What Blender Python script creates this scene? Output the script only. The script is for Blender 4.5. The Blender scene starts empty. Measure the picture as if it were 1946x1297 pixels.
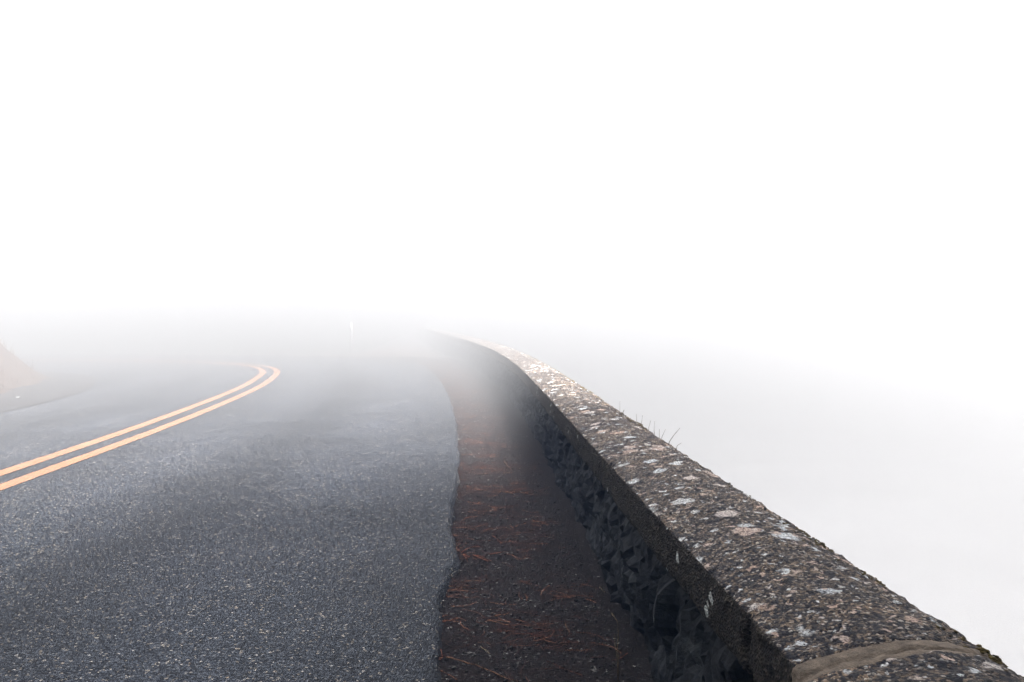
import bpy, bmesh, math, random
from mathutils import Vector, noise

random.seed(11)
sc = bpy.context.scene
COL = sc.collection
R = math.radians

# ------------------------------------------------------------------ helpers
def tag(o, label=None, cat=None, group=None, kind=None):
    if label: o['label'] = label
    if cat: o['category'] = cat
    if group: o['group'] = group
    if kind: o['kind'] = kind
    return o

def mesh_obj(name, verts, faces, mat, parent=None, smooth=True, uvs=None):
    me = bpy.data.meshes.new(name)
    me.from_pydata(verts, [], faces)
    if uvs is not None:
        uv = me.uv_layers.new(name='UVMap')
        vi = [0] * len(me.loops)
        me.loops.foreach_get('vertex_index', vi)
        flat = []
        for i in vi: flat.extend(uvs[i])
        uv.data.foreach_set('uv', flat)
    if smooth:
        me.polygons.foreach_set('use_smooth', [True] * len(me.polygons))
    me.materials.append(mat)
    me.update()
    o = bpy.data.objects.new(name, me)
    COL.objects.link(o)
    if parent: o.parent = parent
    return o

def empty(name, loc=(0, 0, 0)):
    o = bpy.data.objects.new(name, None)
    o.empty_display_size = 0.2
    COL.objects.link(o)
    o.location = loc
    return o

class MB:
    def __init__(s): s.v = []; s.f = []
    def tube(s, pts, radii, n=6, cap=True):
        b = len(s.v); P = [Vector(p) for p in pts]
        for i, p in enumerate(P):
            t = (P[min(i + 1, len(P) - 1)] - P[max(i - 1, 0)])
            if t.length < 1e-9: t = Vector((0, 0, 1))
            t.normalize()
            a = t.cross(Vector((0, 0, 1)))
            if a.length < 0.05: a = t.cross(Vector((1, 0, 0)))
            a.normalize(); c = t.cross(a)
            for k in range(n):
                th = 2 * math.pi * k / n
                s.v.append(tuple(p + (a * math.cos(th) + c * math.sin(th)) * radii[i]))
        for i in range(len(P) - 1):
            for k in range(n):
                s.f.append((b + i * n + k, b + i * n + (k + 1) % n, b + (i + 1) * n + (k + 1) % n, b + (i + 1) * n + k))
        if cap:
            s.f.append(tuple(b + k for k in range(n))[::-1])
            s.f.append(tuple(b + (len(P) - 1) * n + k for k in range(n)))
    def quad(s, a, b, c, d):
        i = len(s.v); s.v += [tuple(a), tuple(b), tuple(c), tuple(d)]; s.f.append((i, i + 1, i + 2, i + 3))
    def tri(s, a, b, c):
        i = len(s.v); s.v += [tuple(a), tuple(b), tuple(c)]; s.f.append((i, i + 1, i + 2))
    def pebble(s, c, rx, ry, rz, rot, rng):
        b = len(s.v); ca, sa = math.cos(rot), math.sin(rot)
        rings = [(-.55, .75), (.05, 1.0), (.62, .72)]
        n = 6
        for (h, r) in rings:
            for k in range(n):
                th = 2 * math.pi * k / n
                q = r * rng.uniform(.8, 1.15)
                x, y = rx * q * math.cos(th), ry * q * math.sin(th)
                s.v.append((c[0] + x * ca - y * sa, c[1] + x * sa + y * ca, c[2] + h * rz))
        for i in range(2):
            for k in range(n):
                s.f.append((b + i * n + k, b + i * n + (k + 1) % n, b + (i + 1) * n + (k + 1) % n, b + (i + 1) * n + k))
        s.v.append((c[0], c[1], c[2] + rz * .9)); t = len(s.v) - 1
        for k in range(n): s.f.append((b + 2 * n + k, b + 2 * n + (k + 1) % n, t))
    def build(s, name, mat, parent=None, smooth=True):
        return mesh_obj(name, s.v, s.f, mat, parent, smooth)

class Path:
    """smooth plan curve, sampled densely; at(s) gives point and the unit normal to its right"""
    def __init__(self, pts, step=0.02, smooth_n=40):
        P = [Vector((p[0], p[1])) for p in pts]
        P = [P[0] * 2 - P[1]] + P + [P[-1] * 2 - P[-2]]
        raw = []
        for i in range(1, len(P) - 2):
            p0, p1, p2, p3 = P[i - 1], P[i], P[i + 1], P[i + 2]
            d = lambda a, b: max(1e-4, (a - b).length ** .5)
            t0 = 0; t1 = t0 + d(p0, p1); t2 = t1 + d(p1, p2); t3 = t2 + d(p2, p3)
            n = max(2, int((p2 - p1).length / step))
            for k in range(n):
                t = t1 + (t2 - t1) * k / n
                A1 = p0 * ((t1 - t) / (t1 - t0)) + p1 * ((t - t0) / (t1 - t0))
                A2 = p1 * ((t2 - t) / (t2 - t1)) + p2 * ((t - t1) / (t2 - t1))
                A3 = p2 * ((t3 - t) / (t3 - t2)) + p3 * ((t - t2) / (t3 - t2))
                B1 = A1 * ((t2 - t) / (t2 - t0)) + A2 * ((t - t0) / (t2 - t0))
                B2 = A2 * ((t3 - t) / (t3 - t1)) + A3 * ((t - t1) / (t3 - t1))
                raw.append(B1 * ((t2 - t) / (t2 - t1)) + B2 * ((t - t1) / (t2 - t1)))
        raw.append(P[-2])
        # smooth
        if smooth_n:
            for _ in range(3):
                cx = [0.0]; cy = [0.0]
                for p in raw: cx.append(cx[-1] + p.x); cy.append(cy[-1] + p.y)
                new = []
                N = len(raw)
                for i in range(N):
                    w = min(smooth_n, i, N - 1 - i)
                    a, b = i - w, i + w + 1
                    new.append(Vector(((cx[b] - cx[a]) / (b - a), (cy[b] - cy[a]) / (b - a))))
                raw = new
        self.p = raw
        self.s = [0.0]
        for i in range(1, len(raw)): self.s.append(self.s[-1] + (raw[i] - raw[i - 1]).length)
        self.L = self.s[-1]
    def idx(self, s):
        import bisect
        return max(0, min(len(self.s) - 2, bisect.bisect_right(self.s, s) - 1))
    def at(self, s):
        i = self.idx(s)
        f = (s - self.s[i]) / max(1e-9, self.s[i + 1] - self.s[i])
        p = self.p[i].lerp(self.p[i + 1], f)
        a, b = max(0, i - 4), min(len(self.p) - 1, i + 5)
        t = (self.p[b] - self.p[a]).normalized()
        return p, Vector((t.y, -t.x)), t
    def s_of_y(self, y):
        for i in range(len(self.p)):
            if self.p[i].y >= y: return self.s[i]
        return self.L
    def near(self, q, stride=12):
        best = 1e18; bi = 0
        for i in range(0, len(self.p), stride):
            d = (self.p[i].x - q[0]) ** 2 + (self.p[i].y - q[1]) ** 2
            if d < best: best = d; bi = i
        p, n, t = self.at(self.s[bi])
        sd = (q[0] - p.x) * n.x + (q[1] - p.y) * n.y
        return math.copysign(math.sqrt(best), sd), self.s[bi]

def fbm(x, y, z=0.0, o=4):
    return noise.fractal(Vector((x, y, z)), 1.0, 2.0, o, noise_basis='PERLIN_ORIGINAL')

# ------------------------------------------------------------------ node helpers
def new_mat(name):
    m = bpy.data.materials.new(name); m.use_nodes = True
    nt = m.node_tree
    b = nt.nodes.get('Principled BSDF')
    return m, nt, b

def N(nt, typ, **kw):
    n = nt.nodes.new(typ)
    for k, v in kw.items():
        if k in n.inputs: n.inputs[k].default_value = v
        else: setattr(n, k, v)
    return n

def ramp(nt, fac, stops, interp='LINEAR'):
    r = nt.nodes.new('ShaderNodeValToRGB')
    r.color_ramp.interpolation = interp
    el = r.color_ramp.elements
    while len(el) > 1: el.remove(el[-1])
    el[0].position = stops[0][0]; el[0].color = (*stops[0][1], 1)
    for p, c in stops[1:]:
        e = el.new(p); e.color = (*c, 1)
    nt.links.new(fac, r.inputs[0])
    return r.outputs[0]

def g(v): return (v, v, v)

def mixc(nt, fac, a, b, mode='MIX'):
    m = nt.nodes.new('ShaderNodeMix'); m.data_type = 'RGBA'; m.blend_type = mode
    for sock, val in ((0, fac), (6, a), (7, b)):
        if isinstance(val, (int, float)): m.inputs[sock].default_value = val
        elif isinstance(val, tuple): m.inputs[sock].default_value = (*val, 1)
        else: nt.links.new(val, m.inputs[sock])
    return m.outputs[2]

def math_(nt, op, a, b=None, c=None):
    m = nt.nodes.new('ShaderNodeMath'); m.operation = op
    for i, v in enumerate((a, b, c)):
        if v is None: continue
        if isinstance(v, (int, float)): m.inputs[i].default_value = v
        else: nt.links.new(v, m.inputs[i])
    return m.outputs[0]

def coord(nt, kind='Object', scale=(1, 1, 1)):
    t = nt.nodes.new('ShaderNodeTexCoord')
    mp = nt.nodes.new('ShaderNodeMapping'); mp.inputs['Scale'].default_value = scale
    nt.links.new(t.outputs[kind], mp.inputs[0])
    return mp.outputs[0]

def vor(nt, vec, scale, feature='F1', rnd=1.0):
    v = nt.nodes.new('ShaderNodeTexVoronoi'); v.feature = feature
    v.inputs['Scale'].default_value = scale; v.inputs['Randomness'].default_value = rnd
    nt.links.new(vec, v.inputs['Vector'])
    return v

def nz(nt, vec, scale, detail=4, rough=.6):
    v = nt.nodes.new('ShaderNodeTexNoise')
    v.inputs['Scale'].default_value = scale; v.inputs['Detail'].default_value = detail
    v.inputs['Roughness'].default_value = rough
    nt.links.new(vec, v.inputs['Vector'])
    return v.outputs[0]

def bump(nt, b, height, strength, dist):
    n = nt.nodes.new('ShaderNodeBump')
    n.inputs['Strength'].default_value = strength; n.inputs['Distance'].default_value = dist
    nt.links.new(height, n.inputs['Height']); nt.links.new(n.outputs[0], b.inputs['Normal'])

def sepr(nt, colsock):
    s = nt.nodes.new('ShaderNodeSeparateColor'); nt.links.new(colsock, s.inputs[0]); return s.outputs

# ------------------------------------------------------------------ materials
def mat_asphalt():
    m, nt, b = new_mat('asphalt')
    c = coord(nt)
    v = vor(nt, c, 135)
    s = sepr(nt, v.outputs['Color'])
    base = ramp(nt, s[0], [(0, (.002, .003, .006)), (.34, (.010, .013, .021)), (.6, (.036, .044, .059)), (.86, (.088, .100, .122)), (.955, (.13, .137, .15)),
                           (.975, (.30, .25, .19)), (1, (.52, .47, .41))])
    v2 = vor(nt, c, 44)
    s2 = sepr(nt, v2.outputs['Color'])
    big = math_(nt, 'MULTIPLY', math_(nt, 'GREATER_THAN', s2[1], .955), math_(nt, 'LESS_THAN', v2.outputs['Distance'], .30))
    stone = ramp(nt, s2[2], [(0, (.36, .34, .30)), (.5, (.30, .21, .13)), (1, (.48, .48, .46))])
    col = mixc(nt, big, base, stone)
    blot = nz(nt, c, .9, 5, .65)
    col = mixc(nt, 1.0, col, ramp(nt, blot, [(.3, g(.74)), (.7, g(1.22))]), 'MULTIPLY')
    # oil drips in the middle of the lane and worn wheel tracks, from the lane coordinate
    t = nt.nodes.new('ShaderNodeTexCoord'); sx = nt.nodes.new('ShaderNodeSeparateXYZ'); nt.links.new(t.outputs['UV'], sx.inputs[0])
    u = sx.outputs[0]
    wheel = nt.nodes.new('ShaderNodeMath'); wheel.operation = 'COSINE'
    nt.links.new(math_(nt, 'MULTIPLY', math_(nt, 'SUBTRACT', u, .95), 3.9), wheel.inputs[0])
    wl = math_(nt, 'ADD', 1.0, math_(nt, 'MULTIPLY', wheel.outputs[0], math_(nt, 'MULTIPLY', nz(nt, c, .5, 3), .30)))
    wc = nt.nodes.new('ShaderNodeCombineColor')
    for k in range(3): nt.links.new(wl, wc.inputs[k])
    col = mixc(nt, 1.0, col, wc.outputs[0], 'MULTIPLY')
    track = math_(nt, 'ABSOLUTE', math_(nt, 'SUBTRACT', u, 1.75))
    inlane = math_(nt, 'SUBTRACT', 1.0, math_(nt, 'MULTIPLY', track, 2.2)); inlane = math_(nt, 'MAXIMUM', inlane, 0)
    v3 = vor(nt, c, 9)
    drip = math_(nt, 'MULTIPLY', math_(nt, 'LESS_THAN', v3.outputs['Distance'], .13), math_(nt, 'GREATER_THAN', sepr(nt, v3.outputs['Color'])[0], .42))
    drip = math_(nt, 'MULTIPLY', drip, inlane)
    wide = math_(nt, 'MULTIPLY', inlane, math_(nt, 'MULTIPLY', nz(nt, c, 2.5, 4), .30))
    col = mixc(nt, wide, col, (.018, .020, .024))
    col = mixc(nt, math_(nt, 'MULTIPLY', drip, .85), col, (.008, .008, .010))
    # pale paving seam near the inner edge of the bend
    seam = math_(nt, 'LESS_THAN', math_(nt, 'ABSOLUTE', math_(nt, 'ADD', u, math_(nt, 'ADD', 1.55, math_(nt, 'MULTIPLY', nz(nt, c, 1.5, 3), .12)))), .02)
    col = mixc(nt, math_(nt, 'MULTIPLY', seam, .2), col, (.2, .2, .2))
    nt.links.new(col, b.inputs['Base Color'])
    b.inputs['Roughness'].default_value = .6
    b.inputs['Specular IOR Level'].default_value = .18
    h = math_(nt, 'ADD', math_(nt, 'SUBTRACT', 1.0, v.outputs['Distance']), math_(nt, 'MULTIPLY', nz(nt, c, 260, 2), .5))
    bump(nt, b, h, 1.0, .009)
    return m

def mat_yellow():
    m, nt, b = new_mat('road_paint')
    c = coord(nt)
    v = vor(nt, c, 105)
    wear = nz(nt, c, 3.0, 6, .7)
    chip = math_(nt, 'MULTIPLY', math_(nt, 'GREATER_THAN', sepr(nt, v.outputs['Color'])[0], .62), math_(nt, 'GREATER_THAN', wear, .46))
    spot = vor(nt, c, 12)
    dark = math_(nt, 'MULTIPLY', math_(nt, 'LESS_THAN', spot.outputs['Distance'], .16), math_(nt, 'GREATER_THAN', sepr(nt, spot.outputs['Color'])[1], .6))
    col = ramp(nt, wear, [(.3, (.27, .112, .048)), (.7, (.35, .165, .085))])
    col = mixc(nt, math_(nt, 'MULTIPLY', chip, .6), col, (.10, .075, .05))
    col = mixc(nt, math_(nt, 'MULTIPLY', dark, .8), col, (.05, .035, .025))
    gone = nz(nt, c, 14, 8, .75)
    col = mixc(nt, ramp(nt, gone, [(.60, g(0)), (.66, g(.75))]), col, (.06, .055, .052))
    nt.links.new(col, b.inputs['Base Color'])
    b.inputs['Roughness'].default_value = .6
    bump(nt, b, math_(nt, 'SUBTRACT', 1.0, v.outputs['Distance']), .5, .004)
    return m

def mat_shoulder():
    m, nt, b = new_mat('needle_strewn_soil')
    c = coord(nt)
    v = vor(nt, c, 95)
    s = sepr(nt, v.outputs['Color'])
    soil = ramp(nt, s[0], [(0, (.003, .0027, .0035)), (.5, (.011, .0062, .0068)), (.85, (.020, .016, .017)), (.96, (.065, .06, .06)), (1, (.20, .19, .18))])
    red = nz(nt, coord(nt, scale=(1.2, 3.2, 1)), 1.7, 6, .7)
    fib = nz(nt, coord(nt, scale=(16, 90, 30)), 1.0, 4, .7)
    redc = ramp(nt, fib, [(.3, (.006, .0045, .0045)), (.55, (.017, .0095, .009)), (.75, (.05, .022, .017))])
    fac = ramp(nt, red, [(.42, g(.04)), (.70, g(.6))])
    col = mixc(nt, fac, soil, redc)
    nt.links.new(col, b.inputs['Base Color'])
    b.inputs['Roughness'].default_value = .9
    b.inputs['Specular IOR Level'].default_value = .2
    h = math_(nt, 'ADD', v.outputs['Distance'], math_(nt, 'MULTIPLY', nz(nt, c, 60, 5), 1.4))
    bump(nt, b, h, .8, .012)
    return m

def mat_coping(name='lichened_concrete', dense=1.0):
    m, nt, b = new_mat(name)
    c = coord(nt)
    v = vor(nt, c, 165)
    s = sepr(nt, v.outputs['Color'])
    base = ramp(nt, s[0], [(0, (.010, .011, .017)), (.36, (.032, .034, .042)), (.56, (.085, .075, .068)), (.76, (.19, .135, .092)), (.9, (.32, .235, .165)), (1, (.50, .45, .39))])
    fine = nz(nt, c, 320, 3, .6)
    base = mixc(nt, .6, base, ramp(nt, fine, [(.3, g(.35)), (.7, g(1.6))]), 'MULTIPLY')
    blot = nz(nt, c, 5.5, 6, .68)
    base = mixc(nt, 1.0, base, ramp(nt, blot, [(.3, (.45, .50, .62)), (.55, g(1.0)), (.75, (1.45, 1.35, 1.25))]), 'MULTIPLY')
    # warp for lichen outlines
    warp = nt.nodes.new('ShaderNodeTexNoise'); warp.inputs['Scale'].default_value = 34; warp.inputs['Detail'].default_value = 4
    nt.links.new(c, warp.inputs['Vector'])
    wv = nt.nodes.new('ShaderNodeVectorMath'); wv.operation = 'MULTIPLY_ADD'
    nt.links.new(warp.outputs['Color'], wv.inputs[0]); wv.inputs[1].default_value = (.06, .06, .06); nt.links.new(c, wv.inputs[2])
    patch = nz(nt, c, 1.3, 3, .5)
    gate = ramp(nt, patch, [(.33, g(0)), (.62, g(1))])
    total = None
    for (sc_, rad, thr, k) in ((9.5, .36, .40, 0), (19, .38, .46, 1), (42, .40, .50, 2)):
        vv = vor(nt, wv.outputs[0], sc_)
        q = sepr(nt, vv.outputs['Color'])
        thr_n = math_(nt, 'SUBTRACT', thr + .34, math_(nt, 'MULTIPLY', gate, .42 * dense))
        on = math_(nt, 'GREATER_THAN', q[0], thr_n)
        r = math_(nt, 'MULTIPLY', q[2], rad)
        edge = math_(nt, 'SUBTRACT', math_(nt, 'ADD', r, .08), vv.outputs['Distance'])
        inside = math_(nt, 'MULTIPLY', edge, 9.0); inside = math_(nt, 'MINIMUM', math_(nt, 'MAXIMUM', inside, 0), 1)
        inside = math_(nt, 'MULTIPLY', inside, on)
        crust = nz(nt, c, 120, 4, .75)
        inside = math_(nt, 'MULTIPLY', inside, ramp(nt, crust, [(.38, g(.0)), (.52, g(1))]))
        lc = ramp(nt, q[1], [(0, (.66, .70, .72)), (.5, (.76, .76, .74)), (.62, (.64, .50, .43)), (.85, (.58, .40, .31)), (1, (.70, .64, .59))])
        base = mixc(nt, inside, base, lc)
    nt.links.new(base, b.inputs['Base Color'])
    b.inputs['Roughness'].default_value = .88
    b.inputs['Specular IOR Level'].default_value = .25
    h = math_(nt, 'ADD', math_(nt, 'MULTIPLY', v.outputs['Distance'], -.8), math_(nt, 'MULTIPLY', nz(nt, c, 70, 6, .7), 1.6))
    bump(nt, b, h, .9, .008)
    return m

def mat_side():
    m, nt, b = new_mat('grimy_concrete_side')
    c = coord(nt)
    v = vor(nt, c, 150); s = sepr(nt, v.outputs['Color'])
    base = ramp(nt, s[0], [(0, (.008, .008, .010)), (.5, (.022, .020, .018)), (.85, (.05, .042, .034)), (1, (.12, .105, .085))])  # shade of the road-facing coping side painted in as a darker base
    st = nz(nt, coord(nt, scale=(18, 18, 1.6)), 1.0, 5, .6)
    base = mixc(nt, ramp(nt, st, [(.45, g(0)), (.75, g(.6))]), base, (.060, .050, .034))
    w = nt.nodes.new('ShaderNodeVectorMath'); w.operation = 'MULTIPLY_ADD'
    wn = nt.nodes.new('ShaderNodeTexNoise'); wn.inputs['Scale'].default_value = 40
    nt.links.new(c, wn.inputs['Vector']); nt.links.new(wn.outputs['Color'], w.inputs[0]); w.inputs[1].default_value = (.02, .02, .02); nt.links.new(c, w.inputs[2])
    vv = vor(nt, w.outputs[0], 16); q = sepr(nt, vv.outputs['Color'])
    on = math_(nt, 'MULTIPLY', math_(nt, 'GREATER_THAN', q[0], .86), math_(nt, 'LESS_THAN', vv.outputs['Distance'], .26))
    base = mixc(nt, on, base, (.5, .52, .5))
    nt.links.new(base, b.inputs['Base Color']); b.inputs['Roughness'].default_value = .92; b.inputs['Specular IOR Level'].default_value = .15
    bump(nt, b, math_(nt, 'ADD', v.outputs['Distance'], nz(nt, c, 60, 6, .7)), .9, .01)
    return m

def mat_stone():
    m, nt, b = new_mat('dark_basalt')
    c = coord(nt)
    a = nz(nt, c, 6, 7, .7)
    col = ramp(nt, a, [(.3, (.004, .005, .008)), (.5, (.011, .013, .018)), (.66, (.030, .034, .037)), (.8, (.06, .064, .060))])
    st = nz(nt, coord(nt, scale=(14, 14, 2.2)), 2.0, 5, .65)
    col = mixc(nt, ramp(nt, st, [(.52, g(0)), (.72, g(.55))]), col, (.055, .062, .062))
    nt.links.new(col, b.inputs['Base Color'])
    b.inputs['Roughness'].default_value = .8
    b.inputs['Specular IOR Level'].default_value = .3
    bump(nt, b, math_(nt, 'ADD', nz(nt, c, 40, 6, .7), math_(nt, 'MULTIPLY', st, .6)), .8, .015)
    return m

def mat_simple(name, c1, c2, scale=20, rough=.8, bd=.004, spec=.3):
    m, nt, b = new_mat(name)
    c = coord(nt)
    n = nz(nt, c, scale, 6, .7)
    nt.links.new(ramp(nt, n, [(.3, c1), (.7, c2)]), b.inputs['Base Color'])
    b.inputs['Roughness'].default_value = rough
    b.inputs['Specular IOR Level'].default_value = spec
    bump(nt, b, nz(nt, c, scale * 5, 4), .5, bd)
    return m

def mat_island(name, stops, rough=.8, spec=.2, trans=0):
    m, nt, b = new_mat(name)
    ge = nt.nodes.new('ShaderNodeNewGeometry')
    nt.links.new(ramp(nt, ge.outputs['Random Per Island'], stops), b.inputs['Base Color'])
    b.inputs['Roughness'].default_value = rough
    b.inputs['Specular IOR Level'].default_value = spec
    return m

def mat_ground():
    m, nt, b = new_mat('hill_soil')
    c = coord(nt)
    n = nz(nt, c, .8, 7, .7); n2 = nz(nt, c, 30, 5, .7)
    col = mixc(nt, n, ramp(nt, n2, [(.3, (.17, .17, .18)), (.7, (.25, .25, .26))]), ramp(nt, n2, [(.3, (.19, .19, .195)), (.7, (.28, .28, .28))]))
    nt.links.new(col, b.inputs['Base Color']); b.inputs['Roughness'].default_value = .95
    bump(nt, b, n2, .8, .03)
    return m

def mat_verge():
    m, nt, b = new_mat('dark_gravel')
    c = coord(nt)
    v = vor(nt, c, 70)
    s = sepr(nt, v.outputs['Color'])
    col = ramp(nt, s[0], [(0, (.004, .004, .006)), (.6, (.012, .012, .015)), (.92, (.03, .029, .032)), (1, (.12, .11, .11))])
    n = nz(nt, c, 1.4, 6, .7)
    col = mixc(nt, ramp(nt, n, [(.45, g(0)), (.75, g(.6))]), col, (.035, .021, .017))
    nt.links.new(col, b.inputs['Base Color']); b.inputs['Roughness'].default_value = .85
    bump(nt, b, v.outputs['Distance'], .8, .01)
    return m

M = dict(
    asphalt=mat_asphalt(), paint=mat_yellow(), shoulder=mat_shoulder(), coping=mat_coping(),
    stone=mat_stone(), ground=mat_ground(), verge=mat_verge(),
    bank=mat_simple('bank_earth', (.045, .030, .024), (.10, .070, .055), 9, .95, .03, .1),
    scrub=mat_simple('dark_scrub', (.012, .016, .012), (.04, .042, .034), 2.5, .95, .05, .1),
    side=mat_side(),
    mortar=mat_simple('tan_mortar', (.065, .052, .040), (.28, .22, .165), 42, .95, .008),
    moss=mat_simple('olive_moss', (.035, .027, .009), (.16, .120, .034), 60, .95, .006, .1),
    needle=mat_island('dry_pine_needle', [(0, (.016, .006, .005)), (.55, (.038, .013, .009)), (.85, (.10, .035, .020)), (1, (.28, .115, .06))]),
    twig=mat_simple('dry_twig', (.10, .045, .025), (.30, .15, .08), 60, .8, .002),
    rednd=mat_simple('red_needle', (.16, .045, .025), (.34, .12, .06), 60, .8, .001),
    straw=mat_simple('dead_stem', (.13, .10, .06), (.28, .22, .14), 60, .8, .001),
    branch=mat_simple('grey_branch', (.16, .145, .13), (.30, .27, .24), 80, .8, .001),
    gravel=mat_island('small_gravel', [(0, (.012, .012, .013)), (.6, (.035, .033, .032)), (.9, (.09, .085, .08)), (1, (.32, .30, .28))], .85),
    grass=mat_island('dry_bank_grass', [(0, (.045, .022, .016)), (.35, (.095, .052, .034)), (.7, (.15, .095, .062)), (1, (.08, .065, .04))], .8),
    bark=mat_simple('pine_bark', (.02, .015, .012), (.075, .05, .036), 14, .95, .03),
    leaf=mat_island('pine_foliage', [(0, (.012, .020, .010)), (.6, (.024, .040, .018)), (1, (.045, .060, .026))], .75),
    white=mat_simple('white_plastic', (.16, .16, .165), (.20, .20, .205), 8, .45, .001),
    reflector=mat_simple('white_reflector', (.45, .45, .46), (.52, .52, .52), 200, .25, .001, .6),
    paper=mat_simple('white_paper', (.30, .30, .30), (.42, .42, .41), 30, .7, .001),
)

# ------------------------------------------------------------------ plan curves (metres; camera stands at the origin, looking along +Y)
RIGHT = Path([(.1, -14), (0, -4), (-.15, 0), (-.24, 1.5), (-.28, 2.75), (-.36, 3.95), (-.45, 6.3), (-.54, 7.6), (-.69, 9.5),
              (-1.15, 13.6), (-1.72, 17.3), (-2.5, 21.0), (-3.7, 23.1), (-5.6, 24.2), (-9, 25.3), (-14, 26.0), (-24, 26.3), (-55, 25)], smooth_n=25)
LEFT = Path([(-5.2, -14), (-6.1, -4), (-6.45, 3), (-6.62, 8), (-6.6, 10.2), (-6.7, 11.1), (-6.85, 12.2), (-7.15, 13.3), (-7.8, 14.9), (-8.9, 16.7),
             (-10.4, 17.7), (-14, 18.5), (-24, 19), (-55, 18)], smooth_n=25)
CENTRE = Path([(-2.9, -14), (-3.4, -4), (-3.62, 0), (-3.82, 4), (-3.92, 6.3), (-4.05, 8.7), (-4.28, 11.3), (-4.63, 14.2), (-5.08, 16.5), (-5.42, 17.9),
               (-6.0, 19.3), (-7.0, 20.6), (-9.3, 21.8), (-13.4, 22.5), (-24, 22.9), (-55, 21.5)], smooth_n=30)
WALL = Path([(.62, -8), (.58, -2), (.545, 1.0), (.527, 1.5), (.495, 2.05), (.468, 2.45), (.442, 2.9), (.410, 3.65), (.352, 4.87), (.185, 8.33),
             (-.02, 11.5), (-.40, 15.4), (-1.34, 21.9), (-2.05, 26), (-2.75, 30), (-3.8, 36), (-5.1, 44), (-6.6, 53)], smooth_n=40)
ZR = .04          # road surface
ZE = .65          # inner top edge of the coping

# ------------------------------------------------------------------ road and its paint
def strip(name, mat, pa, pb, z, n_along, n_across, parent=None, uvf=None, bevel=None):
    verts, uvs, faces = [], [], []
    for i in range(n_along + 1):
        a = pa(i / n_along); b = pb(i / n_along)
        for j in range(n_across + 1):
            p = a.lerp(b, j / n_across)
            verts.append((p.x, p.y, z)); uvs.append(uvf(p) if uvf else (0, 0))
    w = n_across + 1
    for i in range(n_along):
        for j in range(n_across):
            faces.append((i * w + j, i * w + j + 1, (i + 1) * w + j + 1, (i + 1) * w + j))
    return mesh_obj(name, verts, faces, mat, parent, True, uvs)

def lane_uv(p):
    d, s = CENTRE.near(p, 15); return (d, s)

def param(path, knots):
    """path fraction matched between the three curves by plan position knots (list of s values)"""
    def f(t):
        x = t * (len(knots) - 1); i = min(int(x), len(knots) - 2)
        return path.at(knots[i] + (knots[i + 1] - knots[i]) * (x - i))[0]
    return f

def knots_for(path, qs): return [path.near(q, 3)[1] for q in qs]
NK = 60
cs = [CENTRE.L * i / NK for i in range(NK + 1)]
def hit(path, s, side):
    """foot on an edge curve across the road from the centre line, kept increasing"""
    p, n, t = CENTRE.at(s)
    return path.near((p.x, p.y), 3)[1]
def monotone(v, L):
    out = [v[0]]
    for x in v[1:]: out.append(max(out[-1] + .02, x))
    return [min(x, L) for x in out]
kr = monotone([hit(RIGHT, s, 1) for s in cs], RIGHT.L); kr[0] = 0; kr[-1] = RIGHT.L
kl = monotone([hit(LEFT, s, -1) for s in cs], LEFT.L); kl[0] = 0; kl[-1] = LEFT.L
road = None
def build_road():
    fa, fb = param(LEFT, kl), param(RIGHT, kr)
    na, nc = 900, 14
    verts, uvs, faces = [], [], []
    for i in range(na + 1):
        a, b = fa(i / na), fb(i / na)
        out = (b - a).normalized()
        # ragged broken edge on the right, plus a rolled lip down to the soil
        rag = .022 * fbm(b.x * 3, b.y * 3) + .012 * fbm(b.x * 13, b.y * 13, 3)
        if 3.6 < b.y < 4.9: rag += .055 * math.sin((b.y - 3.6) / 1.3 * math.pi) ** 2
        b2 = b + out * rag
        for j in range(nc + 1):
            p = a.lerp(b2, j / nc)
            verts.append((p.x, p.y, ZR)); uvs.append(lane_uv(p))
        q = b2 + out * .018; verts.append((q.x, q.y, ZR - .014)); uvs.append(lane_uv(q))
        q = b2 + out * (.034 + .02 * noise.random()); verts.append((q.x, q.y, -.03)); uvs.append(lane_uv(q))
    w = nc + 3
    for i in range(na):
        for j in range(w - 1):
            faces.append((i * w + j, i * w + j + 1, (i + 1) * w + j + 1, (i + 1) * w + j))
    return mesh_obj('road', verts, faces, M['asphalt'], None, True, uvs)
road = tag(build_road(), 'grey two lane asphalt road bending left into the fog', kind='structure')

def painted(off, label):
    s0, s1 = 3.0, CENTRE.s_of_y(22.4) + 16
    n = 700; verts, faces = [], []
    for i in range(n + 1):
        s = s0 + (s1 - s0) * i / n
        p, nn, t = CENTRE.at(s)
        for e in (-1, 1):
            q = p + nn * (off + e * (.066 + .008 * fbm(p.x * 9, p.y * 9, e * 4 + off)))
            verts.append((q.x, q.y, ZR + .004))
        if i: faces.append((2 * i - 2, 2 * i - 1, 2 * i + 1, 2 * i))
    o = mesh_obj('yellow_line', verts, faces, M['paint'], road)
    o['label'] = label
    return o
painted(-.155, 'solid yellow line on the inner side of the bend')
painted(.155, 'solid yellow line nearer the stone wall')

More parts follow.
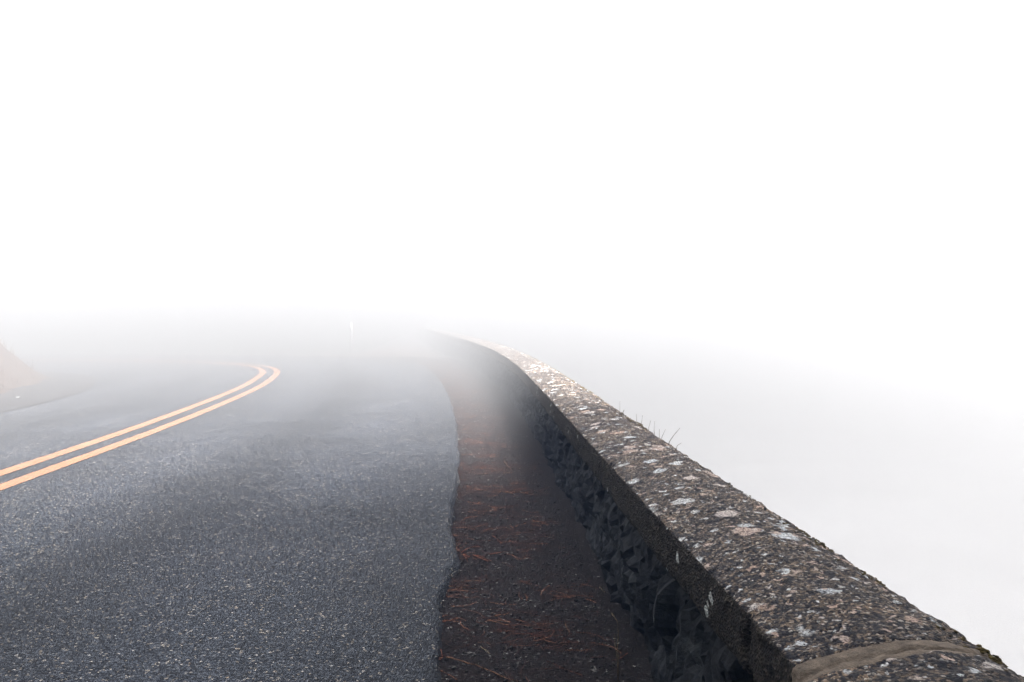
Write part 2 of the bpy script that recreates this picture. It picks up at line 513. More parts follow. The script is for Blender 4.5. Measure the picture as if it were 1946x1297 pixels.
# ------------------------------------------------------------------ ground, hillside, slope
def hill_height(x, y, left_only=False):
    """height of the terrain off the road; verge then bank inside the bend, drop beyond the wall"""
    dl, sl = LEFT.near((x, y), 40)
    dw, sw = WALL.near((x, y), 40)
    if dw > 0.30 and not left_only:
        d = dw - .30
        return -.25 - .50 * min(d, 4.5) - .04 * max(0, min(d - 4.5, 25)) + .2 * fbm(x * .35, y * .35) * min(1, d)
    if dl < 0:
        d = -dl
        base = 1.25 if y < 13.5 else max(.75, 1.25 - (y - 13.5) * .16)
        if d < base: return -.012 + .01 * fbm(x * 2, y * 2)
        e = d - base
        z = 1.08 * min(e, 2.8) + .30 * max(0, min(e - 3.2, 10)) 
        z += .12 * fbm(x * .9, y * .9) * min(1, e * 1.5) + .05 * fbm(x * 3, y * 3) * min(1, e * 2)
        return max(-.012, min(z, 5.2))
    return -.06

def ground_sheet():
    # a graded grid: fine near the camera, coarse far out
    def axis(lo, hi, c0, c1, fine, coarse):
        v = []; x = lo
        while x < hi + 1e-6:
            v.append(x); x += fine if c0 <= x < c1 else coarse
        return v
    xs = [x for x in axis(-58, 2, -22, 12, .5, 2.0) if x < .3]; ys = axis(-38, 64, -6, 34, .5, 2.0)
    verts = [(x, y, hill_height(x, y, True) - .03) for y in ys for x in xs]
    w = len(xs)
    faces = [(j * w + i, j * w + i + 1, (j + 1) * w + i + 1, (j + 1) * w + i) for j in range(len(ys) - 1) for i in range(w - 1)]
    for i, f in reversed(list(enumerate(faces))):
        cx = sum(verts[k][0] for k in f) / 4; cy = sum(verts[k][1] for k in f) / 4
        if WALL.near((cx, cy), 40)[0] > .05: faces.pop(i)
    return mesh_obj('ground', verts, faces, M['bank'])
tag(ground_sheet(), 'dark bare ground around the road', kind='structure')


def band(name, mat, path, s0, s1, ns, d0, d1, nd, hf):
    verts, faces = [], []
    for i in range(ns + 1):
        p, n, t = path.at(s0 + (s1 - s0) * i / ns)
        for j in range(nd + 1):
            q = p + n * (d0 + (d1 - d0) * j / nd)
            verts.append((q.x, q.y, hf(q.x, q.y)))
    w = nd + 1
    for i in range(ns):
        for j in range(nd):
            faces.append((i * w + j, i * w + j + 1, (i + 1) * w + j + 1, (i + 1) * w + j))
    return mesh_obj(name, verts, faces, mat)

def slope():
    verts, faces = [], []
    ns = 110; ds = [.30, .5, .8, 1.2, 1.7, 2.3, 3, 3.8, 4.8, 6, 8, 10, 13, 17, 22, 28, 36, 46, 56]
    for i in range(ns + 1):
        p, n, t = WALL.at(WALL.L * i / ns)
        if i == 0: p = p - t * 28
        for d in ds:
            q = p + Vector((1, 0)) * d
            if i == ns: q.y += 9
            verts.append((q.x, q.y, hill_height(q.x, q.y) if i else -.25 - .5 * min(d, 4.5)))
    w = len(ds)
    for i in range(ns):
        for j in range(w - 1): faces.append((i * w + j, i * w + j + 1, (i + 1) * w + j + 1, (i + 1) * w + j))
    return mesh_obj('slope', verts, faces, M['ground'])
tag(slope(), 'pale grey slope falling away beyond the wall into fog', kind='structure')

def verge_h(x, y): return .05 + .012 * fbm(x * 2.5, y * 2.5)
s_l0, s_l1 = LEFT.s_of_y(3), LEFT.s_of_y(17.6)
vg = band('gravel_verge', M['verge'], LEFT, s_l0, s_l1 + 3, 160, -2.3, .02, 16, verge_h)
tag(vg, 'dark gravel verge between the inner road edge and the grassy bank', kind='structure')

def bank_h(x, y): return hill_height(x, y) + .03
bk = band('bank', M['bank'], LEFT, LEFT.s_of_y(7), LEFT.s_of_y(17.6) + 1.5, 120, -5.0, -.7, 46, bank_h)
tag(bk, 'tan earth bank rising inside the bend', kind='structure')

def dry_grass():
    rng = random.Random(5); mb = MB(); n = 0
    while n < 3200:
        s = rng.uniform(LEFT.s_of_y(11.0), LEFT.s_of_y(17.6) + 1.0)
        d = -rng.uniform(.75, 4.6)
        p, nn, t = LEFT.at(s); q = p + nn * d
        z = hill_height(q.x, q.y)
        if z < .05 and rng.random() < .92: continue
        n += 1
        h = rng.uniform(.06, .20) + (.08 if rng.random() < .25 else 0); a = rng.uniform(0, 6.28); lean = rng.uniform(.0, .10)
        w = rng.uniform(.003, .006)
        dx, dy = math.cos(a), math.sin(a)
        b0 = Vector((q.x, q.y, z - .01)); tp = b0 + Vector((dx * lean * 2, dy * lean * 2, h))
        md = b0.lerp(tp, .5) + Vector((dx * -lean * .4, dy * -lean * .4, 0))
        sd = Vector((-dy, dx, 0)) * w
        i = len(mb.v)
        mb.v += [tuple(b0 - sd), tuple(b0 + sd), tuple(md + sd * .8), tuple(md - sd * .8), tuple(tp)]
        mb.f += [(i, i + 1, i + 2, i + 3), (i + 3, i + 2, i + 4)]
    return mb.build('dry_grass', M['grass'], None, False)
tag(dry_grass(), 'short dry orange grass covering the bank', 'grass', kind='stuff')

def far_hill():
    xs = [-58 + 1.5 * i for i in range(36)]; ys = [28.5 + 1.2 * j for j in range(30)]
    verts = []
    for y in ys:
        for x in xs:
            f = min(1, max(0, (-x - 2.5) / 13)); f = f * f * (3 - 2 * f)
            verts.append((x, y, -.10 + .24 * f * max(0, y - 28.5) + .25 * f * fbm(x * .2, y * .2)))
    w = len(xs)
    faces = [(j * w + i, j * w + i + 1, (j + 1) * w + i + 1, (j + 1) * w + i) for j in range(len(ys) - 1) for i in range(w - 1)]
    return mesh_obj('hillside', verts, faces, M['scrub'])
tag(far_hill(), 'dark scrubby hillside rising gently beyond the outer side of the bend', kind='structure')

# ------------------------------------------------------------------ shoulder with litter
def sh_z(x, y):
    return .012 * fbm(x * 1.6, y * 1.6) + .007 * fbm(x * 7, y * 7, 2) + .003 * fbm(x * 25, y * 25, 5)
def shoulder():
    ns, nd = 1000, 40; verts, faces = [], []
    s0, s1 = RIGHT.s_of_y(-6), RIGHT.near((-30, 26.3), 4)[1]
    for i in range(ns + 1):
        f = i / ns
        p, n, t = RIGHT.at(s0 + (s1 - s0) * f ** 1.2)
        e, sw = WALL.near((p.x, p.y), 6)
        w = min(abs(e) + .16, 2.3)
        if p.x < -3.2: w = max(.9, 2.3 + (p.x + 3.2) * .5)
        for j in range(nd + 1):
            q = p + n * (w - (w + .14) * j / nd)
            verts.append((q.x, q.y, sh_z(q.x, q.y)))
    w = nd + 1
    for i in range(ns):
        for j in range(nd):
            faces.append((i * w + j, i * w + j + 1, (i + 1) * w + j + 1, (i + 1) * w + j))
    return mesh_obj('shoulder', verts, faces, M['shoulder'])
tag(shoulder(), 'dark soil shoulder strewn with red pine needles along the wall', kind='structure')

def on_shoulder(rng, y0, y1, lo=.04, hi=.97):
    s = WALL.s_of_y(y0) + (WALL.s_of_y(y1) - WALL.s_of_y(y0)) * rng.random()
    p, n, t = WALL.at(s)
    e, _ = RIGHT.near((p.x, p.y), 10)
    f = lo + (hi - lo) * rng.random()
    return p - n * (e * f), e * f

def needles():
    rng = random.Random(21); mb = MB(); n = 0
    while n < 3200:
        y0 = 1.6 + 21 * rng.random() ** 1.35
        q, d = on_shoulder(rng, y0, y0 + .4)
        drift = fbm(q.x * 1.1, q.y * 2.6, 7)
        keep = .16 + 1.5 * max(0, drift + .12)
        if d < .18: keep *= .45
        if rng.random() > keep: continue
        n += 1
        L = rng.uniform(.05, .15); a = rng.gauss(0, .75); w = rng.uniform(.0007, .0014) * (1 + .05 * q.y)
        dx, dy = math.cos(a), math.sin(a); cv = rng.uniform(-.25, .25) * L
        z = sh_z(q.x, q.y) + .003 + rng.random() * .006
        pts = []
        for k in range(4):
            u = k / 3 - .5
            o = cv * (1 - 4 * u * u)
            x, y = q.x + dx * L * u - dy * o, q.y + dy * L * u + dx * o
            pts.append((x, y, z + rng.uniform(0, .006)))
        i = len(mb.v)
        for (x, y, zz) in pts:
            mb.v += [(x + dy * w, y - dx * w, zz), (x - dy * w, y + dx * w, zz + .0008)]
        mb.f += [(i + 2 * k, i + 2 * k + 2, i + 2 * k + 3, i + 2 * k + 1) for k in range(3)]
    return mb.build('pine_needles', M['needle'], None, False)
tag(needles(), 'scattered red brown pine needles littering the shoulder', 'needles', kind='stuff')

def gravel():
    rng = random.Random(8); mb = MB()
    for _ in range(5200):
        y0 = 1.6 + 14 * rng.random() ** 1.5
        q, d = on_shoulder(rng, y0, y0 + .4, .02, 1.02)
        r = rng.uniform(.003, .008) * (1.5 if rng.random() < .06 else 1)
        mb.pebble((q.x, q.y, sh_z(q.x, q.y) + r * .3), r, r * rng.uniform(.6, 1), r * .6, rng.uniform(0, 3), rng)
    return mb.build('gravel', M['gravel'], None, True)
tag(gravel(), 'small loose stones scattered over the shoulder soil', 'gravel', kind='stuff')

# picked-out twigs and needle sprigs, by plan position
def px(x, y, z=0.0):
    d = (1.3 - z) * 1513 / (y - 600); return Vector(((x - 973) * d / 1513, d, z))
def stick(name, label, cat, P, r, mat, group=None):
    """P: list of (px, py) ground points of the photograph's layout turned into plan points"""
    pts = [px(*p) for p in P]
    base = pts[0].copy()
    mb = MB()
    q = []
    for k in range(len(pts) - 1):
        for u in (0, .33, .66): q.append(pts[k].lerp(pts[k + 1], u))
    q.append(pts[-1])
    q = [p - base + Vector((random.uniform(-.002, .002), random.uniform(-.004, .004), sh_z(p.x, p.y) + .008 + random.uniform(0, .004))) for p in q]
    mb.tube(q, [r * (1 - .5 * i / len(q)) for i in range(len(q))], 5)
    o = mb.build(name, mat); o.location = base
    return tag(o, label, cat, group)
def sprig(label, strokes, r, mat, name='needle_sprig', cat='pine needles', group='fallen needle sprigs'):
    base = px(*strokes[0][0]); root = empty(name, base)
    for P in strokes:
        mb = MB(); pts = [px(*p) for p in P]; q = []
        for k in range(len(pts) - 1):
            for u in (0, .5): q.append(pts[k].lerp(pts[k + 1], u))
        q.append(pts[-1])
        q = [p - base + Vector((0, random.uniform(-.003, .003), sh_z(p.x, p.y) + .006 + .008 * math.sin(3.1 * i / len(q)))) for i, p in enumerate(q)]
        mb.tube(q, [r * (1 - .55 * i / len(q)) for i in range(len(q))], 4)
        mb.build('needle', mat, root)
    return tag(root, label, cat, group)
stick('twig', 'long thin pale twig slanting across the shoulder nearest the camera', 'twig', [(848, 1250), (890, 1263), (940, 1280), (985, 1300)], .0022, M['twig'])
stick('twig', 'short red twig on bare soil beside the wall foot drain', 'twig', [(957, 878), (963, 886), (972, 895)], .0030, M['twig'])
stick('twig', 'straight thin red twig lying level from the asphalt edge', 'twig', [(840, 1119), (880, 1119), (915, 1119)], .0018, M['twig'])
stick('twig', 'tan twig lying level on the far soil by the wall foot', 'twig', [(960, 938), (985, 938), (1012, 941)], .0028, M['twig'])
stick('twig', 'small curled pale twig by the foot of the wall', 'twig', [(1140, 1117), (1144, 1126), (1158, 1133)], .0020, M['straw'])
stick('twig', 'pale splinter lying alone on the bare dark soil', 'twig', [(914, 1233), (926, 1240), (934, 1246)], .0018, M['straw'])
stick('twig', 'tiny upright red twig alone on the dark soil', 'twig', [(1075, 1194), (1079, 1204), (1083, 1212)], .0020, M['twig'])
sprig('forked red needle sprig hugging the asphalt edge near the camera', [[(834, 1229), (838, 1237), (841, 1250)], [(841, 1250), (832, 1255), (824, 1259)], [(841, 1250), (836, 1258), (830, 1257)]], .0022, M['rednd'])
sprig('fan of red needles just below a bend in the asphalt edge', [[(831, 1162), (829, 1185), (832, 1206)], [(829, 1190), (845, 1186), (872, 1184)], [(829, 1195), (826, 1200), (831, 1207)], [(832, 1183), (842, 1178), (851, 1175)]], .0020, M['rednd'])
sprig('hooked bundle of orange needles on the soil by the notched asphalt edge', [[(876, 1053), (895, 1043), (912, 1041)], [(898, 1056), (915, 1062), (935, 1070)], [(893, 1062), (880, 1058), (889, 1069)], [(930, 1056), (948, 1055), (965, 1054)], [(902, 1058), (918, 1066), (930, 1071)]], .0024, M['rednd'])
sprig('red needle pair pointing away from the kerb in mid shoulder', [[(876, 995), (890, 989), (906, 985)], [(935, 1022), (945, 1030), (953, 1036)]], .0022, M['rednd'])

# ------------------------------------------------------------------ the guard wall
wall_root = empty('stone_wall', (WALL.at(WALL.s_of_y(8))[0].x + .2, 8, 0))
tag(wall_root, 'long dark rubble guard wall with rounded lichen covered concrete coping, curving into fog', 'wall')
W0 = wall_root.location.copy()
def child(name, verts, faces, mat, label=None, parent=None, smooth=True):
    o = mesh_obj(name, verts, faces, mat, parent or wall_root, smooth)
    if (parent or wall_root) is wall_root: o.matrix_parent_inverse = wall_root.matrix_world.inverted(); o.location = -W0 * 0
    if label: o['label'] = label
    return o
bpy.context.view_layer.update()

PROFILE = [(.012, -.137), (.004, -.128), (0, -.10), (0, -.07), (-.001, -.04), (.000, -.015), (.001, -.003), (.008, .003), (.025, .0075), (.05, .014), (.08, .022), (.11, .0295),
           (.14, .0355), (.17, .040), (.20, .043), (.23, .0442), (.26, .0435), (.29, .041), (.32, .036), (.345, .0285), (.368, .018), (.388, .004), (.403, -.014), (.414, -.036),
           (.42, -.062), (.423, -.10), (.416, -.137)]
def dens(P, k):
    out = []
    for i in range(len(P) - 1):
        for u in range(k):
            f = u / k; out.append((P[i][0] * (1 - f) + P[i + 1][0] * f, P[i][1] * (1 - f) + P[i + 1][1] * f))
    out.append(P[-1]); return out
PROF = dens(PROFILE, 2)
def chip(s, u):
    """erosion of the inner top edge"""
    c = max(0, fbm(s * 9, 3.3) - .05) * .020 + max(0, fbm(s * 31, 8.1) - .05) * .014
    for cs_, w, a in CRACKS:
        c += a * math.exp(-((s - cs_) / w) ** 2)
    return c
CRACKS = []
for y in (3.68, 4.42): CRACKS.append((WALL.s_of_y(y), .008, .022))
CRACKS.append((WALL.s_of_y(1.72), .02, .012))
def coping_pt(s, u, v, rough=1.0):
    p, n, t = WALL.at(s)
    edge = math.exp(-((u - .004) ** 2 / .00035 + (v - 0) ** 2 / .0006))
    c = chip(s, u) * edge
    side = 1.0 if v < -.005 and u < .05 else 0.0
    crk = 0
    if side:
        for cs_, w, a in CRACKS: crk += .02 * math.exp(-((s - cs_ - .012 * math.sin(v * 60)) / (w * .7)) ** 2)
    d = (.0035 * fbm(s * 12, u * 12, v * 12) + .0045 * fbm(s * 38, u * 38, v * 38 + 5, 3) + .006 * fbm(s * 2.2, u * 3, 9)) * rough
    if u > .31: d += .010 * fbm(s * 16, u * 16, v * 16 + 2) * rough
    # outward direction of the profile, roughly radial about the section's middle
    ru, rv = (u - .2) / .2, (v + .04) / .1
    l = math.hypot(ru, rv) + 1e-6
    uu = u + d * ru / l + c * .9 + crk; vv = v + d * rv / l - c * .8
    return (p.x + n.x * uu, p.y + n.y * uu, ZE + vv)
def coping_seg(s0, s1, step):
    k = len(PROF); ns = max(2, int((s1 - s0) / step)); verts = []; faces = []
    for i in range(ns + 1):
        s = s0 + (s1 - s0) * i / ns
        end = min(i, ns - i) * (s1 - s0) / ns
        rd = .005 * max(0, 1 - end / .012)
        for (u, v) in PROF:
            x, y, z = coping_pt(s, u, v)
            if v > -.02: z -= rd
            verts.append((x, y, z))
    for i in range(ns):
        for j in range(k - 1):
            faces.append((i * k + j, (i + 1) * k + j, (i + 1) * k + j + 1, i * k + j + 1))
        faces.append((i * k + k - 1, (i + 1) * k + k - 1, (i + 1) * k, i * k))
    faces.append(tuple(range(k))); faces.append(tuple(ns * k + j for j in range(k))[::-1])
    o = child('coping', verts, faces, M['coping'])
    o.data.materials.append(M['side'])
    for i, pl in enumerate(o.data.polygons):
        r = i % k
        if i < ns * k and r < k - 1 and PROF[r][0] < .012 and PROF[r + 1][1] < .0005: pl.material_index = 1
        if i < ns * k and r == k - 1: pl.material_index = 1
    return o
J = [WALL.s_of_y(y) for y in (-6.5, 1.437, 8.72, 15.6, 22.2, 29, 36, 43, 50)]
gap = [.004, .022] + [.006] * 8
for i in range(len(J) - 1):
    near = J[i] < WALL.s_of_y(9)
    a, b = J[i] + gap[i], J[i + 1] - gap[i + 1]
    if i == 0: a = WALL.s_of_y(-1.5)
    coping_seg(a, b, .011 if i < 2 else .03)

# mortar in the joints (the near one is a broad smeared band)
def mortar(s, half, depth, label=None):
    k = len(PROF); verts = []; faces = []
    ns = 12
    for i in range(ns + 1):
        f = i / ns * 2 - 1
        for (u, v) in PROF:
            ss = s + f * half + .006 * fbm(u * 11, 2.2, s) * (1 if half > .01 else 0)
            x, y, z = coping_pt(ss, u, v, .8)
            crack = .005 * math.exp(-((f + .25 - .35 * fbm(u * 9, 4.4)) / .10) ** 2)
            z -= depth + crack if v > -.03 else 0
            if v <= -.03:
                p, n, t = WALL.at(ss)
                x += n.x * depth * (1 if u < .2 else -1); y += n.y * depth * (1 if u < .2 else -1)
            verts.append((x, y, z))
    for i in range(ns):
        for j in range(k - 1):
            faces.append((i * k + j, (i + 1) * k + j, (i + 1) * k + j + 1, i * k + j + 1))
    return child('mortar_joint', verts, faces, M['mortar'], label)
mortar(J[1], .034, .002, 'broad tan mortar band across the near coping')
mortar(J[2], .010, .012); mortar(J[3], .010, .012); mortar(J[4], .010, .012)

# rubble masonry under the coping
def cellrand(p, k):
    return noise.cell(Vector((p.x * 7.31 + k * 3.7, p.y * 5.17 + k, p.z * 3.3 + k * 1.9))) 
def face_off(s, z):
    """how far the masonry face stands back (+) from the coping edge"""
    w1 = .05 * fbm(s * 2.4, z * 2.4, 1.5); w2 = .05 * fbm(s * 2.4, z * 2.4, 6.5)
    q = Vector(((s + w1) / .20, (z + w2) / .26, 0))
    (d, pts) = noise.voronoi(q, distance_metric='MANHATTAN', exponent=2.0)
    e = d[1] - d[0]
    c = pts[0]
    r1 = abs(math.sin(c.x * 127.1 + c.y * 311.7) * 43758.5453) % 1
    r2 = abs(math.sin(c.x * 269.5 + c.y * 183.3) * 43758.5453) % 1
    r3 = abs(math.sin(c.x * 419.2 + c.y * 371.9) * 43758.5453) % 1
    depth = .055 + .04 * r1
    if r2 < .15: depth += .02
    tilt = (q.x - c.x) * (r3 - .5) * .05 + (q.y - c.y) * (r2 - .4) * .03
    joint = max(0, 1 - e / .07)
    v = depth + tilt + .028 * joint
    ridge = 1 - 2 * abs(fbm(s * 15, z * 1.6, 2.7, 4))
    v += .03 * fbm(s * 3, z * 5, 2) + 0.018 * ridge - .010 + .012 * fbm(s * 26, z * 6, 3) + .008 * fbm(s * 60, z * 22, 4)
    v += .05 * max(0, (z - .38) / .14)
    return min(max(v, -.02), .27)
def masonry(s0, s1):
    ss = []; s = s0; sy9 = WALL.s_of_y(9.5)
    while s < s1: ss.append(s); s += random.uniform(.018, .034) if s < sy9 else .036
    nzv = 22; zt = ZE - .125; zb = -.08
    verts = []; faces = []
    for s in ss:
        p, n, t = WALL.at(s)
        for j in range(nzv + 1):
            jit = 0 if j in (0, nzv) else random.uniform(-.009, .009)
            z = zb + (zt - zb) * j / nzv + jit
            o = face_off(s, z) + random.uniform(-.004, .004)
            verts.append((p.x + n.x * o, p.y + n.y * o, z))
        verts.append((p.x + n.x * .37, p.y + n.y * .37, zt)); verts.append((p.x + n.x * .39, p.y + n.y * .39, -1.6))
    w = nzv + 3
    for i in range(len(ss) - 1):
        for j in range(w - 1):
            a, b, c, d = i * w + j, (i + 1) * w + j, (i + 1) * w + j + 1, i * w + j + 1
            if j < nzv:
                faces += [(a, b, c), (a, c, d)] if random.random() < .5 else [(a, b, d), (b, c, d)]
            else: faces.append((a, b, c, d))
    faces.append(tuple(range(w))[::-1]); faces.append(tuple((len(ss) - 1) * w + j for j in range(w)))
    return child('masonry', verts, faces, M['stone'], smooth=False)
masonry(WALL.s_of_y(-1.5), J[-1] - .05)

def moss():
    rng = random.Random(4); mb = MB()
    s0, s1 = WALL.s_of_y(1.0), WALL.s_of_y(13)
    n = 0
    while n < 3600:
        s = s0 + (s1 - s0) * rng.random()
        if fbm(s * 1.3, 11.0) + .5 * fbm(s * 4, 5.0) < -.12 + rng.random() * .3: continue
        u = min(.415, max(.22, rng.gauss(.378, .026)))
        # surface height on the profile
        v = None
        for i in range(len(PROF) - 1):
            if PROF[i][1] > -.09 and PROF[i][0] <= u <= PROF[i + 1][0] and u > .1:
                f = (u - PROF[i][0]) / max(1e-6, PROF[i + 1][0] - PROF[i][0]); v = PROF[i][1] * (1 - f) + PROF[i + 1][1] * f; break
        if v is None: continue
        n += 1
        x, y, z = coping_pt(s, u, v)
        r = rng.uniform(.002, .0055)
        mb.pebble((x, y, z - r * .1), r * rng.uniform(.8, 1.7), r, r * rng.uniform(.5, .9), rng.uniform(0, 3), rng)
    o = mb.build('moss', M['moss'], wall_root)
    o.matrix_parent_inverse = wall_root.matrix_world.inverted()
    o['label'] = 'olive brown moss along the outer edge of the coping'
    return o
moss()

# stem growing at the wall foot, near the camera
def stem_plant():
    base = px(1176, 1300); root = empty('dead_stem', base)
    def go(P, r):
        d = base.y; q = [Vector(((x - 973) * d / 1513 - base.x, .012 * i, 1.3 - (y - 600) * d / 1513)) for i, (x, y) in enumerate(P)]
        q[0].z = -.01
        mb = MB(); mb.tube(q, [r * (1 - .5 * i / len(q)) for i in range(len(q))], 5); return mb
    go([(1176, 1300), (1176, 1265), (1175, 1235), (1178, 1210), (1176, 1190), (1165, 1177)], .0026).build('stem', M['straw'], root)
    go([(1174, 1300), (1174, 1260), (1171, 1235), (1170, 1212)], .0016).build('stem', M['straw'], root)
    tag(root, 'thin dead straw coloured stem standing at the wall foot', 'plant')
stem_plant()

# bare shoots of a shrub just beyond the wall
def shrub():
    base = Vector((1.02, 4.75, -.45)); root = empty('bare_shrub', base)
    for P, r in (([(1268, 862), (1272, 840), (1280, 828), (1292, 814)], .0026), ([(1280, 868), (1287, 847), (1295, 842)], .0018),
                 ([(1256, 850), (1253, 833), (1253, 816)], .0017), ([(1254, 842), (1259, 828), (1265, 816)], .0015), ([(1246, 840), (1243, 818), (1244, 801)], .0016),
                 ([(1232, 830), (1233, 812), (1237, 799)], .0013), ([(1222, 822), (1219, 806), (1221, 790)], .0016), ([(1214, 820), (1210, 800), (1209, 787)], .0013),
                 ([(1182, 790), (1184, 784), (1186, 779)], .0026), ([(1178, 790), (1178, 776), (1178, 763)], .0010)):
        d = 4.75; top = [Vector(((x - 973) * d / 1513, d, 1.3 - (y - 600) * d / 1513)) for x, y in P]
        foot = Vector((base.x + (top[0].x - base.x) * .5, d + .1, -.4))
        q = [foot, foot.lerp(top[0], .6) + Vector((0, .03, 0))] + top
        q = [p - base for p in q]
        mb = MB(); mb.tube(q, [r * 1.8, r * 1.5] + [r * (1.2 - .7 * i / len(top)) for i in range(len(top))], 5)
        mb.build('shoot', M['branch'], root)
    tag(root, 'bare thin shrub shoots poking up behind the wall coping', 'shrub')
shrub()

# white marker post out on the bend
def marker():
    d = 26.0; x = (668 - 973) * d / 1513
    root = empty('marker_post', (x, d, -.02)); root.rotation_euler.z = R(-8)
    def box(w, t, z0, z1, rnd=.01, oy=0, domed=False):
        bm = bmesh.new(); bmesh.ops.create_cube(bm, size=1)
        for v in bm.verts: v.co = Vector((v.co.x * w, v.co.y * t + oy, z0 + (v.co.z + .5) * (z1 - z0)))
        bmesh.ops.bevel(bm, geom=bm.edges[:], offset=rnd, segments=2, affect='EDGES')
        vs = [tuple(v.co) for v in bm.verts]; bm.verts.index_update(); fs = [tuple(v.index for v in f.verts) for f in bm.faces]; bm.free(); return vs, fs
    v, f = box(.075, .035, -.15, 1.10); mesh_obj('post', v, f, M['white'], root)
    v, f = box(.066, .012, .80, 1.06, .004, -.024); mesh_obj('reflector', v, f, M['reflector'], root)
    tag(root, 'slim white roadside marker post standing in fog on the outer bend', 'marker post')
marker()

def scrap():
    p = px(34, 757, .06); mb = MB(); rng = random.Random(2)
    n = 5; V = []
    for i in range(n):
        for j in range(n): V.append((-.025 + .05 * i / (n - 1) + rng.uniform(-.005, .005), -.025 + .05 * j / (n - 1) + rng.uniform(-.01, .01), .006 + rng.uniform(0, .02)))
    F = [(i * n + j, (i + 1) * n + j, (i + 1) * n + j + 1, i * n + j + 1) for i in range(n - 1) for j in range(n - 1)]
    o = mesh_obj('paper_scrap', V, F, M['paper'], None, False)
    so = o.modifiers.new('thick', 'SOLIDIFY'); so.thickness = .002
    o.location = p; tag(o, 'small crumpled white scrap lying on the dark verge', 'litter')
scrap()

# ------------------------------------------------------------------ pines: one on the bank, others unseen, added around the camera to darken the near road and air
def pine(name, label, loc, H, crown0, limbs, reach, seed, blades, bl=.30, bw=.022, lean=(0, 0), aim=None, group=None, prune=False):
    rng = random.Random(seed); root = empty(name, loc)
    tr = MB(); q = []
    for i in range(9):
        f = i / 8; q.append((lean[0] * f * f + .06 * math.sin(f * 5 + seed), lean[1] * f * f, -.3 + (H + .3) * f))
    tr.tube(q, [.20 * (H / 9) * (1 - .93 * i / 8) + .012 for i in range(9)], 10)
    trunk = tr.build('trunk', M['bark'], root)
    lm = MB(); cr = MB()
    for k in range(limbs):
        f = crown0 + (1 - crown0) * (k + rng.random()) / limbs
        z = H * f
        a = rng.uniform(0, 2 * math.pi)
        if aim is not None and rng.random() < .6: a = aim + rng.gauss(0, .6)
        L = reach * (1 - .75 * ((f - crown0) / (1 - crown0)) ** 1.2) * rng.uniform(.7, 1.1)
        b = Vector((lean[0] * f * f, lean[1] * f * f, z))
        d = Vector((math.cos(a), math.sin(a), 0))
        pts = [b + d * (L * u) + Vector((0, 0, L * (.14 * u - .30 * u * u)) ) for u in (0, .25, .5, .75, 1)]
        lm.tube(pts, [.045 * (H / 9) * (1 - .22 * i) + .004 for i in range(5)], 5)
        for t in range(int(blades * L / reach)):
            u = .22 + .80 * rng.random() ** .7
            i = min(3, int(u * 4)); pc = pts[i].lerp(pts[min(4, i + 1)], min(1, u * 4 - i))
            sp = .05 + .26 * L * (1 - abs(u - .5)) * .6
            c = pc + Vector((rng.gauss(0, sp), rng.gauss(0, sp), rng.gauss(-.03, .11)))
            if prune and c.x + loc[0] < .85 * (c.y + loc[1]) + 1.6 and c.x + loc[0] > -.85 * (c.y + loc[1]) - 1.6 and c.z + loc[2] < 2.4 + .50 * max(0, c.y + loc[1]) and c.y + loc[1] > -1: continue
            for _ in range(5):
                v = Vector((rng.gauss(0, 1), rng.gauss(0, 1), rng.gauss(.2, .6))).normalized() * bl * rng.uniform(.6, 1.1)
                sd = v.cross(Vector((rng.gauss(0, 1), rng.gauss(0, 1), rng.gauss(0, 1)))).normalized() * bw
                cr.quad(c - sd * .5, c + sd * .5, c + v + sd * .35, c + v - sd * .35)
    lm.build('limbs', M['bark'], root); cr.build('crown', M['leaf'], root, False)
    return tag(root, label, 'tree', group)
pine('pine_tree', 'pine tree fading in fog on the bank at the far left', (-12.6, 16.2, hill_height(-12.6, 16.2)), 8.7 - hill_height(-12.6, 16.2), .30, 26, 3.2, 3, 55, .26, .018)
SHADE = [  # place, height, crown base fraction, reach, seed, leaning way
    ((2.6, -1.6, -1.3), 9.5, .50, 4.5, 41, 2.1), ((-3.4, -5.2, 0), 8.4, .42, 5.0, 42, 1.4), ((4.9, -5.5, -2.4), 10.6, .40, 4.6, 43, 1.9), ((-8.7, -2.4, .7), 7.6, .36, 4.8, 44, .6),
    ((.7, -4.6, -.6), 8.9, .45, 5.2, 45, 1.6), ((-9.6, 2.4, 1.0), 7.2, .30, 4.4, 46, .1), ((1.4, -9.5, -.8), 9.0, .30, 4.6, 48, 1.6),
    ((5.0, -2.2, -2.4), 10.5, .30, 4.2, 52, 2.2),
    ((-6.6, -9.0, 0), 8.6, .25, 4.6, 49, 1.2), ((7.0, -9.0, -2.7), 10.8, .3, 4.4, 50, 1.9)]
SLAB = ['pine tree beyond the wall just behind the camera, boughs reaching over the road', 'pine tree on the road side behind the camera', 'tall pine on the slope beyond the wall behind the camera',
        'pine tree on the inner bank behind the camera', 'pine tree rooted at the wall foot behind the camera', 'pine tree on the inner bank level with the camera',
        'pine tree by the wall farthest behind the camera', 'pine tree on the drop just behind the camera', 'pine tree at the back of the inner lane', 'pine tree lowest on the slope behind the camera']
for (loc, H, c0, rc, sd, am), lb in zip(SHADE, SLAB):
    pine('pine_tree', lb, loc, H, c0, 34, rc, sd, 120, .6, .15, aim=am, group='pines shading the near road', prune=True)

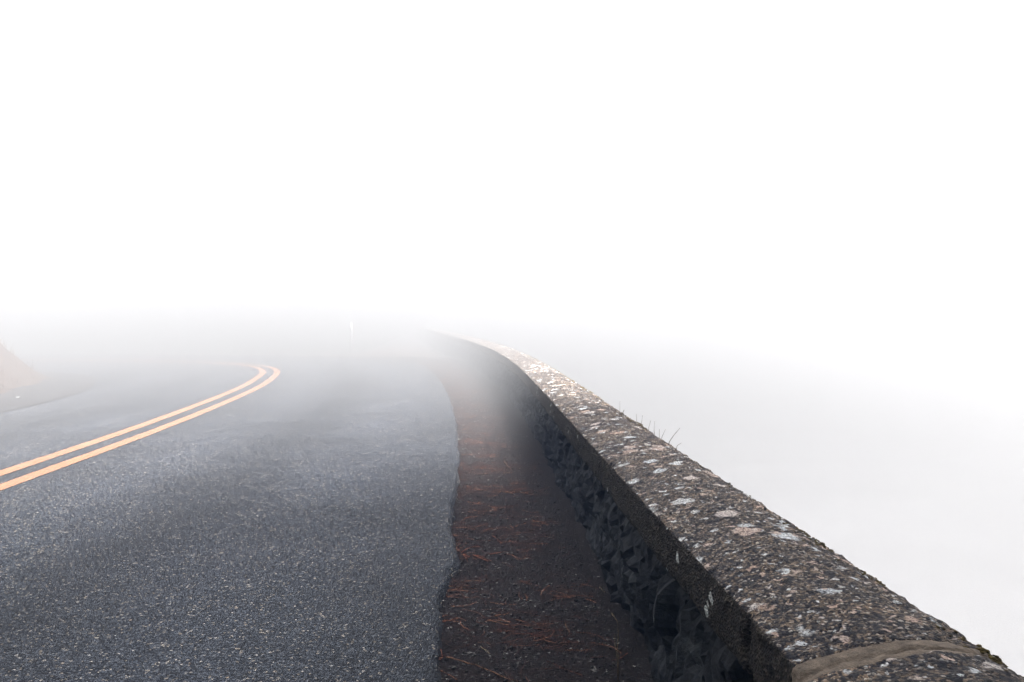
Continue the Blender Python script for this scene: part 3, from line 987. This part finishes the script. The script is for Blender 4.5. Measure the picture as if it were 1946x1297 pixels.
# ------------------------------------------------------------------ air
SIGMA = .10
def haze():
    bm = bmesh.new(); bmesh.ops.create_cube(bm, size=1)
    lo, hi = Vector((-62, -42, -6)), Vector((62, 68, 9.3))
    for v in bm.verts: v.co = Vector((lo[i] + (v.co[i] + .5) * (hi[i] - lo[i]) for i in range(3)))
    me = bpy.data.meshes.new('haze'); bm.to_mesh(me); bm.free()
    m = bpy.data.materials.new('haze'); m.use_nodes = True; nt = m.node_tree
    nt.nodes.remove(nt.nodes['Principled BSDF'])
    pv = nt.nodes.new('ShaderNodeVolumePrincipled')
    pv.inputs['Color'].default_value = (.955, .965, .99, 1)
    pv.inputs['Density'].default_value = SIGMA
    pv.inputs['Anisotropy'].default_value = .25
    nt.links.new(pv.outputs[0], nt.nodes['Material Output'].inputs['Volume'])
    me.materials.append(m)
    o = bpy.data.objects.new('haze', me); COL.objects.link(o)
    tag(o, 'dense pale fog filling the air', kind='stuff')
haze()

# ------------------------------------------------------------------ light
SUN_EL, SUN_AZ = R(43), R(147)      # azimuth clockwise from +Y: behind and to the right of the camera
w = bpy.data.worlds.new('World'); sc.world = w; w.use_nodes = True
nt = w.node_tree; bg = nt.nodes['Background']
sky = nt.nodes.new('ShaderNodeTexSky'); sky.sky_type = 'NISHITA'; sky.sun_disc = False
sky.sun_elevation = SUN_EL; sky.sun_rotation = SUN_AZ
sky.air_density = 1.0; sky.dust_density = 6.0; sky.ozone_density = 1.0
hs = nt.nodes.new('ShaderNodeHueSaturation'); hs.inputs['Saturation'].default_value = 1.25; hs.inputs['Value'].default_value = .28
nt.links.new(sky.outputs[0], hs.inputs['Color']); nt.links.new(hs.outputs[0], bg.inputs['Color'])
bg.inputs['Strength'].default_value = .05
sl = bpy.data.lights.new('sun', 'SUN'); sl.energy = 5.0; sl.angle = R(26); sl.color = (1, .98, .955)
so = bpy.data.objects.new('sun', sl); COL.objects.link(so)
dirv = Vector((math.sin(SUN_AZ) * math.cos(SUN_EL), math.cos(SUN_AZ) * math.cos(SUN_EL), math.sin(SUN_EL)))
so.rotation_euler = dirv.to_track_quat('Z', 'Y').to_euler()
so.location = (0, -8, 14)

# ------------------------------------------------------------------ camera and output
cam = bpy.data.cameras.new('camera'); co = bpy.data.objects.new('camera', cam); COL.objects.link(co)
co.location = (0, 0, 1.3); co.rotation_euler = (R(90), 0, 0)
cam.sensor_width = 36; cam.lens = 36 * 1513 / 1946; cam.shift_y = -48.5 / 1946
cam.clip_start = .02; cam.clip_end = 500
sc.camera = co
sc.view_settings.view_transform = 'Standard'; sc.view_settings.look = 'None'
sc.view_settings.exposure = 4.62; sc.view_settings.gamma = 1
cy = sc.cycles
cy.max_bounces = 8; cy.diffuse_bounces = 3; cy.glossy_bounces = 2; cy.volume_bounces = 0; cy.transparent_max_bounces = 8
cy.use_denoising = True
